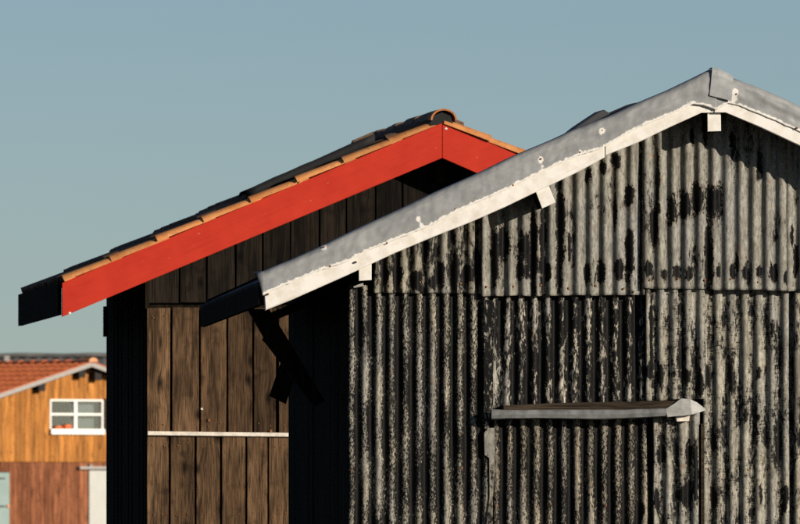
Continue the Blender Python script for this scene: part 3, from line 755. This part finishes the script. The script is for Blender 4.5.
for sgn in (-1, 1):
    sl_ = SL2 if sgn < 0 else SR2
    ang = math.atan(abs(sl_)); L_ = abs(UE2) / math.cos(ang)
    nrow = int(L_ / EXPO)
    for c_ in range(cols):
        v = V2 + 0.055 + c_ * step
        bulge = 0.0 if c_ == 0 else 0.02 + 0.03 * math.sin(c_ / cols * math.pi)
        for r_ in range(nrow):
            s = (0.015 if c_ == 0 else 0.0) + r_ * EXPO + random.uniform(-0.008, 0.008)
            uu = sgn * (abs(UE2) - s * math.cos(ang)); zz = zr2(sgn * abs(uu)) + 0.004 + bulge * r_ / nrow * (1 if sgn < 0 else 0.3)
            if sgn > 0: zz = a1[1] + SR2 * abs(uu) + 0.004
            X = Vector((-sgn * math.cos(ang), 0, math.sin(ang) - 0.022)).normalized()
            Y = Vector((0, 1, 0)); 
            yaw = random.uniform(-0.04, 0.04); zz += random.uniform(-0.004, 0.006); X = (X + Y * yaw).normalized()
            Z = X.cross(Y).normalized()
            if Z.z < 0: Z = -Z
            Y = Z.cross(X)
            if r_ == nrow - 1: X = X * 0.80
            m = Matrix(((X.x, Y.x, Z.x, uu), (X.y, Y.y, Z.y, v + random.uniform(-0.006, 0.006)), (X.z, Y.z, Z.z, zz + (0.004 if c_ == 0 else 0.006)), (0, 0, 0, 1)))
            me = TM if c_ == 0 else TMS
            if sgn < 0 or c_ < 3: place(me, 'roof_tile', m)
            else:
                b_ = len(stuff_v); stuff_v += [m @ vv.co for vv in me.vertices]; stuff_f += [[b_ + i for i in p.vertices] for p in me.polygons]
o = obj('tile_field', stuff_v, stuff_f, M['tile_shaded'], hut2, True); o['kind'] = 'stuff'
for i in range(13):
    v = V2 - 0.015 + i * 0.375
    zt_ = a1[1] + 0.02 + (0.0 if i < 3 else 0.010 * math.sin(i * 1.7))
    m = Matrix(((0, 1, 0, 0.005 * math.sin(i * 3)), (1, 0, 0, v), (0, 0, 1, zt_), (0, 0, 0, 1)))
    m = Matrix.Translation((0.012, v, zt_)) @ Matrix.Rotation(R(90), 4, 'Z') @ Matrix.Rotation(R(-1.2), 4, 'Y')
    place(RT if i == 0 else RTS, 'ridge_tile', m)
prism('ridge_bedding', [(-0.085, a1[1] - 0.02), (0.085, a1[1] - 0.02), (0.06, a1[1] + 0.05), (0, a1[1] + 0.075), (-0.06, a1[1] + 0.05)], V2 + 0.005, D2 + O2 - 0.05, M['bitumen'], hut2)
# small wedges under the verge tiles
for r_ in range(8):
    s = r_ * EXPO + 0.02
    u = UE2 + s * math.cos(math.atan(SL2))
    z = zr2(u)
    prism('tile_wedge', [(u, z + 0.001), (u + 0.075, z + 0.001 + SL2 * 0.075), (u + 0.06, z + 0.02 + SL2 * 0.075), (u + 0.01, z + 0.018)], V2 - 0.012, V2 + 0.05, M['tile'], hut2)
# bitumen sheet patched over the tiles behind the verge
pa, pb = f2.pix(245.5, 190.5, V2 + 0.25), f2.pix(374, 134.5, V2 + 0.25)
rows = []
for j in range(8):
    v = V2 + 0.18 + 0.20 * j
    rows.append([(pa[0] + (pb[0] - pa[0]) * i / 12, v, pa[1] + (pb[1] - pa[1]) * i / 12 - (0.012 * j if j > 3 else 0.0) + 0.006 * mnoise.noise((i * 0.5, j * 0.5, 7))) for i in range(13)])
for r in (rows[0],):
    rows.insert(0, [(p[0], p[1] + 0.002, p[2] - 0.06) for p in r])
mesh_rows('patch_sheet', rows, M['bitumen'], hut2, 0.006)
for (xa, ya, xb, yb) in ((353, 142.5, 373, 134.5),):
    p, q_ = f2.pix(xa, ya, V2 + 0.3), f2.pix(xb, yb, V2 + 0.3)
    prism('broken_tile', [p, q_, (q_[0] + 0.005, q_[1] + 0.022), (p[0] + 0.01, p[1] + 0.02)], V2 + 0.3, V2 + 0.48, M['tile_shaded'], hut2)
p, q_ = f2.pix(455, 123, V2 + 0.2), f2.pix(464, 126, V2 + 0.2)
prism('broken_tile', [p, q_, (q_[0], q_[1] + 0.025), (p[0], p[1] + 0.03)], V2 + 0.2, V2 + 0.4, M['tile_shaded'], hut2)

# ================================================================== orange house beyond
f3 = Frame((92 - W / 2) / F * 220.0, 220.0, 38.0)
house = empty('timber_house', (f3.x0, f3.y0, 0), f3.t)
tag(house, 'orange timber house with red tiled roof and white window, far left', 'house')
def w3(x, y, v=0.0): return f3.pix(x, y, v)
OV = 0.35
ap, le = f3.pix(92, 362.5, -OV), f3.pix(0, 394, -OV)
S3 = (ap[1] - le[1]) / (ap[0] - le[0]); UA3 = ap[0]
HW = 3.6; D3 = 9.0
def zr3(u): return ap[1] - S3 * abs(u - UA3)
zs = w3(40, 462)[1]
win = [w3(48.6, 399.4), w3(102, 432)]
wx0, wx1, wz1, wz0 = win[0][0], win[1][0], win[0][1], win[1][1]
wx1 = wx0 + (wx1 - wx0); 
dw = [w3(88, 470), w3(128, 470)]; dt = [w3(-26, 472), w3(9.2, 472)]
def holes(a, b, z0, z1, hs):
    """pieces of an upright board left over by rectangular openings"""
    segs = [(z0, z1)]
    for (h0, h1, y0, y1) in hs:
        if (a + b) / 2 > h0 and (a + b) / 2 < h1:
            ns = []
            for s0, s1 in segs:
                if y0 > s0: ns.append((s0, min(y0, s1)))
                if y1 < s1: ns.append((max(y1, s0), s1))
            segs = [t for t in ns if t[1] - t[0] > 0.02]
    return segs
openings = [(wx0, wx1, wz0, wz1), (dw[0][0], dw[1][0], 0, dw[0][1]), (dt[0][0], dt[1][0], 0, dt[0][1])]
edges = sorted(set([UA3 - HW, UA3 + HW, wx0, wx1, dw[0][0], dw[1][0], dt[0][0], dt[1][0]]))
for upper in (True, False):
    cuts = []
    for a, b in zip(edges, edges[1:]):
        n = max(1, round((b - a) / (0.125 if upper else 0.11)))
        cuts += [(a + (b - a) * i / n, a + (b - a) * (i + 1) / n) for i in range(n)]
    for a, b in cuts:
        m_ = (a + b) / 2
        for s0, s1 in holes(a, b, zs if upper else 0.03, (zr3(m_) - 0.08) if upper else zs + 0.03, openings):
            d = random.uniform(-0.006, 0.006); fv = -0.03 if upper else 0.0
            za, zb = (zr3(a) - 0.08, zr3(b) - 0.08) if (upper and s1 > zr3(m_) - 0.1) else (s1, s1)
            prism('wall_board', [(a + 0.0015, s0), (b - 0.0015, s0), (b - 0.0015, zb), (a + 0.0015, za)], fv + d, fv + d + 0.025, M['h_upper' if upper else 'h_lower'], house, 0.003)
# shell behind the boards, with the window bay left open
for (a, b, z0, z1) in ((UA3 - HW, wx0, 0.02, None), (wx1, UA3 + HW, 0.02, None), (wx0, wx1, 0.02, wz0), (wx0, wx1, wz1, None)):
    pts = [(a, z0), (b, z0), (b, (zr3(b) - 0.1) if z1 is None else z1)] + ([(UA3, zr3(UA3) - 0.1)] if z1 is None and a < UA3 < b else []) + [(a, (zr3(a) - 0.1) if z1 is None else z1)]
    prism('wall_panel', pts, 0.03, 0.12, M['h_dark'], house)
for ue in (UA3 - HW, UA3 + HW):
    n = 60
    for i in range(n):
        v = 0.03 + (D3 - 0.03) * i / n
        prism('wall_board', rect(ue - 0.03, ue + 0.02, 0.03, zr3(ue) - 0.1), v, v + D3 / n - 0.01, M['h_lower'], house)
prism('wall_panel', [(UA3 - HW, 0.03), (UA3 + HW, 0.03), (UA3 + HW, zr3(UA3 + HW) - 0.1), (UA3, zr3(UA3) - 0.1), (UA3 - HW, zr3(UA3 - HW) - 0.1)], D3 - 0.05, D3, M['h_lower'], house)
prism('room_floor', rect(UA3 - HW + 0.1, UA3 + HW - 0.1, wz0 - 0.25, wz0 - 0.2), 0.13, D3 - 0.1, M['h_dark'], house)
# verge boards, roof of joined tile rows, ridge caps
ES = UA3 - HW - 0.45
for sgn in (-1, 1):
    ue = UA3 + sgn * (HW + 0.45)
    prism('verge_board', [(UA3 + sgn * 0.004, zr3(UA3) - 0.085), (ue, zr3(ue) - 0.085), (ue, zr3(ue) + 0.005), (UA3 + sgn * 0.004, zr3(UA3) + 0.005)], -OV, -OV + 0.03, M['h_verge'], house)
    prism('roof_deck', [(UA3 + sgn * 0.01, zr3(UA3) - 0.05), (ue, zr3(ue) - 0.05), (ue, zr3(ue) - 0.005), (UA3 + sgn * 0.01, zr3(UA3) - 0.005)], -OV + 0.035, D3 + OV, M['h_purlin'], house)
    vs, fs = [], []
    L3 = math.hypot(HW + 0.45, S3 * (HW + 0.45)); nr = int(L3 / 0.33); ncl = int((D3 + 2 * OV) / 0.25)
    for r_ in range(nr):
        for c_ in range(ncl):
            b_ = len(vs); v0 = -OV - 0.01 + c_ * 0.25
            for t in (0, 1):
                s = (r_ + (1.0 if t else -0.08)) * L3 / nr
                u = ue - sgn * s * math.cos(math.atan(S3)); z = zr3(u) + (0.012 if t else 0.026) + random.uniform(0, 0.005)
                for i, hh in enumerate((0.0, 0.018, 0.024, 0.018, 0.004, 0.0)):
                    vs.append((u, v0 + 0.25 * i / 5, z + hh))
            for i in range(5): fs.append((b_ + i, b_ + i + 1, b_ + 6 + i + 1, b_ + 6 + i))
    o = fix(obj('tile_field', vs, fs, M['h_tile'], house)); o['kind'] = 'stuff'
    s = o.modifiers.new('thickness', 'SOLIDIFY'); s.thickness = 0.012
for i in range(24):
    v = -OV - 0.05 + i * 0.40
    vs, fs = [], []
    for x in (0, 0.42):
        for j in range(7):
            a = math.pi * j / 6; vs.append((UA3 - 0.11 * math.cos(a), v + x, zr3(UA3) + 0.0 + (0.085 if i == 0 else 0.05) * math.sin(a) + (0.012 if x == 0 else 0)))
    for j in range(6): fs.append((j, j + 1, 8 + j, 7 + j))
    fs.append(tuple(range(7)))
    o = fix(obj('ridge_tile', vs, fs, M['h_cap'] if i == 0 else M['h_tile'], house, False))
for x in (36, 76, 92, 150):
    u = w3(x, 380)[0]; z = zr3(u) - 0.1 if x != 92 else zr3(u) - 0.12
    prism('purlin', rect(u - 0.08, u + 0.08, z - 0.16, z), -OV + 0.14, 0.0, M['h_purlin'], house)
# window
wnd = prism('window', rect(wx0 - 0.0, wx1 + 0.0, wz0 - 0.05, wz0 + 0.055), -0.10, 0.03, M['h_white'], house)
wnd.name = 'window'
def wpart(name, a, b, z0, z1, v0, v1, mat):
    return reparent(prism(name, rect(a, b, z0, z1), v0, v1, M[mat], house), wnd)
fw = 0.032
wpart('frame', wx0, wx0 + fw, wz0 + 0.056, wz1, -0.05, 0.03, 'h_white'); wpart('frame', wx1 - fw * 1.2, wx1, wz0 + 0.056, wz1, -0.05, 0.03, 'h_white')
wpart('frame', wx0 + fw + .001, wx1 - fw * 1.2 - .001, wz1 - fw, wz1, -0.05, 0.03, 'h_white')
um = w3(74.2, 415)[0]; zb_ = w3(74, 414.4)[1]
wpart('mullion', um - 0.035, um + 0.035, wz0 + 0.056, wz1 - fw - .001, -0.055, 0.02, 'h_white')
wpart('glazing_bar', wx0 + fw + .001, um - 0.036, zb_ - 0.02, zb_ + 0.02, -0.04, 0.015, 'h_white')
wpart('glazing_bar', um + 0.036, wx1 - fw * 1.2 - .001, zb_ - 0.02, zb_ + 0.02, -0.04, 0.015, 'h_white')
for (a, b) in ((wx0 + fw, um - 0.035), (um + 0.035, wx1 - fw * 1.2)):
    for (z0, z1) in ((wz0 + 0.056, zb_ - 0.02), (zb_ + 0.02, wz1 - fw)):
        wpart('pane', a + 0.001, b - 0.001, z0 + 0.001, z1 - 0.001, -0.008, -0.002, 'glass')
wpart('reflection_sheet', um + 0.04, wx1 - fw * 1.2, wz0 + 0.02, wz1 - 0.01, 0.16, 0.17, 'reflection_sheet')  # grey sheet added behind the right panes to imitate reflected sky
wpart('dark_side_strip', wx1 + 0.006, wx1 + 0.05, wz0, wz1 + 0.02, -0.09, -0.036, 'h_purlin')  # dark upright strip along the right side of the window
# doors
d1 = prism('white_door', rect(dw[0][0] + 0.01, dw[1][0] - 0.01, 0.04, dw[0][1] - 0.01), -0.03, 0.02, M['h_door'], house, 0.006)
reparent(prism('door_rail', [w3(80, 466.5, -.08), w3(130, 466.5, -.08), w3(130, 469.3, -.08), w3(80, 469.3, -.08)], -0.08, -0.035, M['h_verge'], house), d1)
reparent(prism('rail_bracket', [w3(90, 464, -.07), w3(92, 464, -.07), w3(92, 467, -.07), w3(90, 467, -.07)], -0.075, -0.03, M['h_verge'], house), d1)
d2 = prism('teal_door', rect(dt[0][0] + 0.01, dt[1][0] - 0.01, 0.04, dt[0][1] - 0.01), -0.03, 0.02, M['h_teal'], house, 0.006)
for y in (478.5, 506.5):
    q = [w3(-14, y - 0.6, -.04), w3(5, y - 0.6, -.04), w3(5, y + 0.6, -.04), w3(-14, y + 0.6, -.04)]
    reparent(prism('hinge', q, -0.042, -0.031, M['h_purlin'], house), d2)
q = [w3(7, 505, -.05), w3(9, 505, -.05), w3(9, 507.5, -.05), w3(7, 507.5, -.05)]
reparent(prism('handle', q, -0.07, -0.031, M['h_cap'], house), d2)

# ================================================================== grey roofed shed beyond the house
f4 = Frame((40 - W / 2) / F * 262.0, 262.0, 0.0)
shed = empty('far_shed', (f4.x0, f4.y0, 0), R(2))
tag(shed, 'long far shed with weathered dark grey roof behind the orange house', 'shed')
zrg = f4.pix(40, 353.6)[1]
SX0, SX1 = -9.0, 4.2
for sgn in (-1, 1):
    rows = []
    for j in range(9):
        t = j / 8; y = 3.0 + sgn * 3.4 * (1 - t)
        rows.append([(SX0 + (SX1 - SX0) * i / 150, y, zrg - 1.15 * (1 - t) + 0.02 * math.cos(i * 2.1) + 0.03 * mnoise.noise((i * 0.06, t * 3, 2))) for i in range(151)])
    mesh_rows('roof_slope', rows, M['s_roof'], shed, 0.01)
rows = [[(SX0 + (SX1 - SX0) * i / 40, 3.0 + dy, zrg + dz + 0.03 * mnoise.noise((i * 0.4, 1, 1))) for i in range(41)] for dy, dz in ((-0.22, -0.03), (0, 0.045), (0.22, -0.03))]
mesh_rows('ridge_cap', rows, M['s_roof'], shed, 0.01)
for (a, b) in ((SX0 + 0.3, SX1 - 0.3),):
    n = 50
    for i in range(n):
        u0 = a + (b - a) * i / n
        prism('wall_board', rect(u0, u0 + (b - a) / n - 0.012, 0.03, zrg - 1.2), 0.05, 0.08, M['s_wall'], shed)
    prism('wall_panel', rect(a, b, 0.03, zrg - 1.2), 5.9, 5.95, M['s_wall'], shed)
for u in (SX0 + 0.3, SX1 - 0.35):
    vs = [(u, 0.1, 0.03), (u, 5.88, 0.03), (u, 5.88, zrg - 1.2), (u, 3.0, zrg - 0.12), (u, 0.1, zrg - 1.2)]
    vs += [(x + 0.05, y, z) for x, y, z in vs]
    fix(obj('gable_panel', vs, [(0, 1, 2, 3, 4), (5, 6, 7, 8, 9)] + [(i, (i + 1) % 5, 5 + (i + 1) % 5, 5 + i) for i in range(5)], M['s_wall'], shed))
u = f4.pix(7, 358)[0]
prism('vent_pipe', rect(u - 0.06, u + 0.06, zrg - 0.3, zrg - 0.02), 2.3, 2.42, M['h_verge'], shed)

# ================================================================== things on the window sill of the house
def lump(name, x0, x1, y0, y1, seed, mat, label, cat):
    (a, z1), (b, z0) = f3.pix(x0, y0, 0.06), f3.pix(x1, y1, 0.06)
    bm = bmesh.new(); bmesh.ops.create_icosphere(bm, subdivisions=2, radius=1.0)
    zfl = wz0 + 0.056
    for v in bm.verts:
        k_ = 1 + 0.22 * mnoise.noise(v.co * 1.8 + Vector((seed, 0, 0)))
        v.co = Vector((v.co.x * k_ * (b - a) / 2, v.co.y * 0.05, max(-0.9, v.co.z * k_) * (z1 - z0) / 2))
    me = bpy.data.meshes.new(name); bm.to_mesh(me); bm.free(); me.materials.append(M[mat])
    zmin = min(v.co.z for v in me.vertices)
    o = link(bpy.data.objects.new(name, me))
    loc = Vector(((a + b) / 2, -0.062, zfl - zmin))
    rot = Matrix.Rotation(f3.t, 4, 'Z')
    o.matrix_world = Matrix.Translation((f3.x0, f3.y0, 0)) @ rot @ Matrix.Translation(loc)
    tag(o, label, cat); return o
lump('buoy', 60, 68, 423, 428, 3, 'orange', 'small round orange float on the white window sill', 'float')
lump('folded_cloth', 51, 59.5, 425, 428.4, 8, 'orange', 'flat reddish orange bundle at the left end of the window sill', 'cloth')
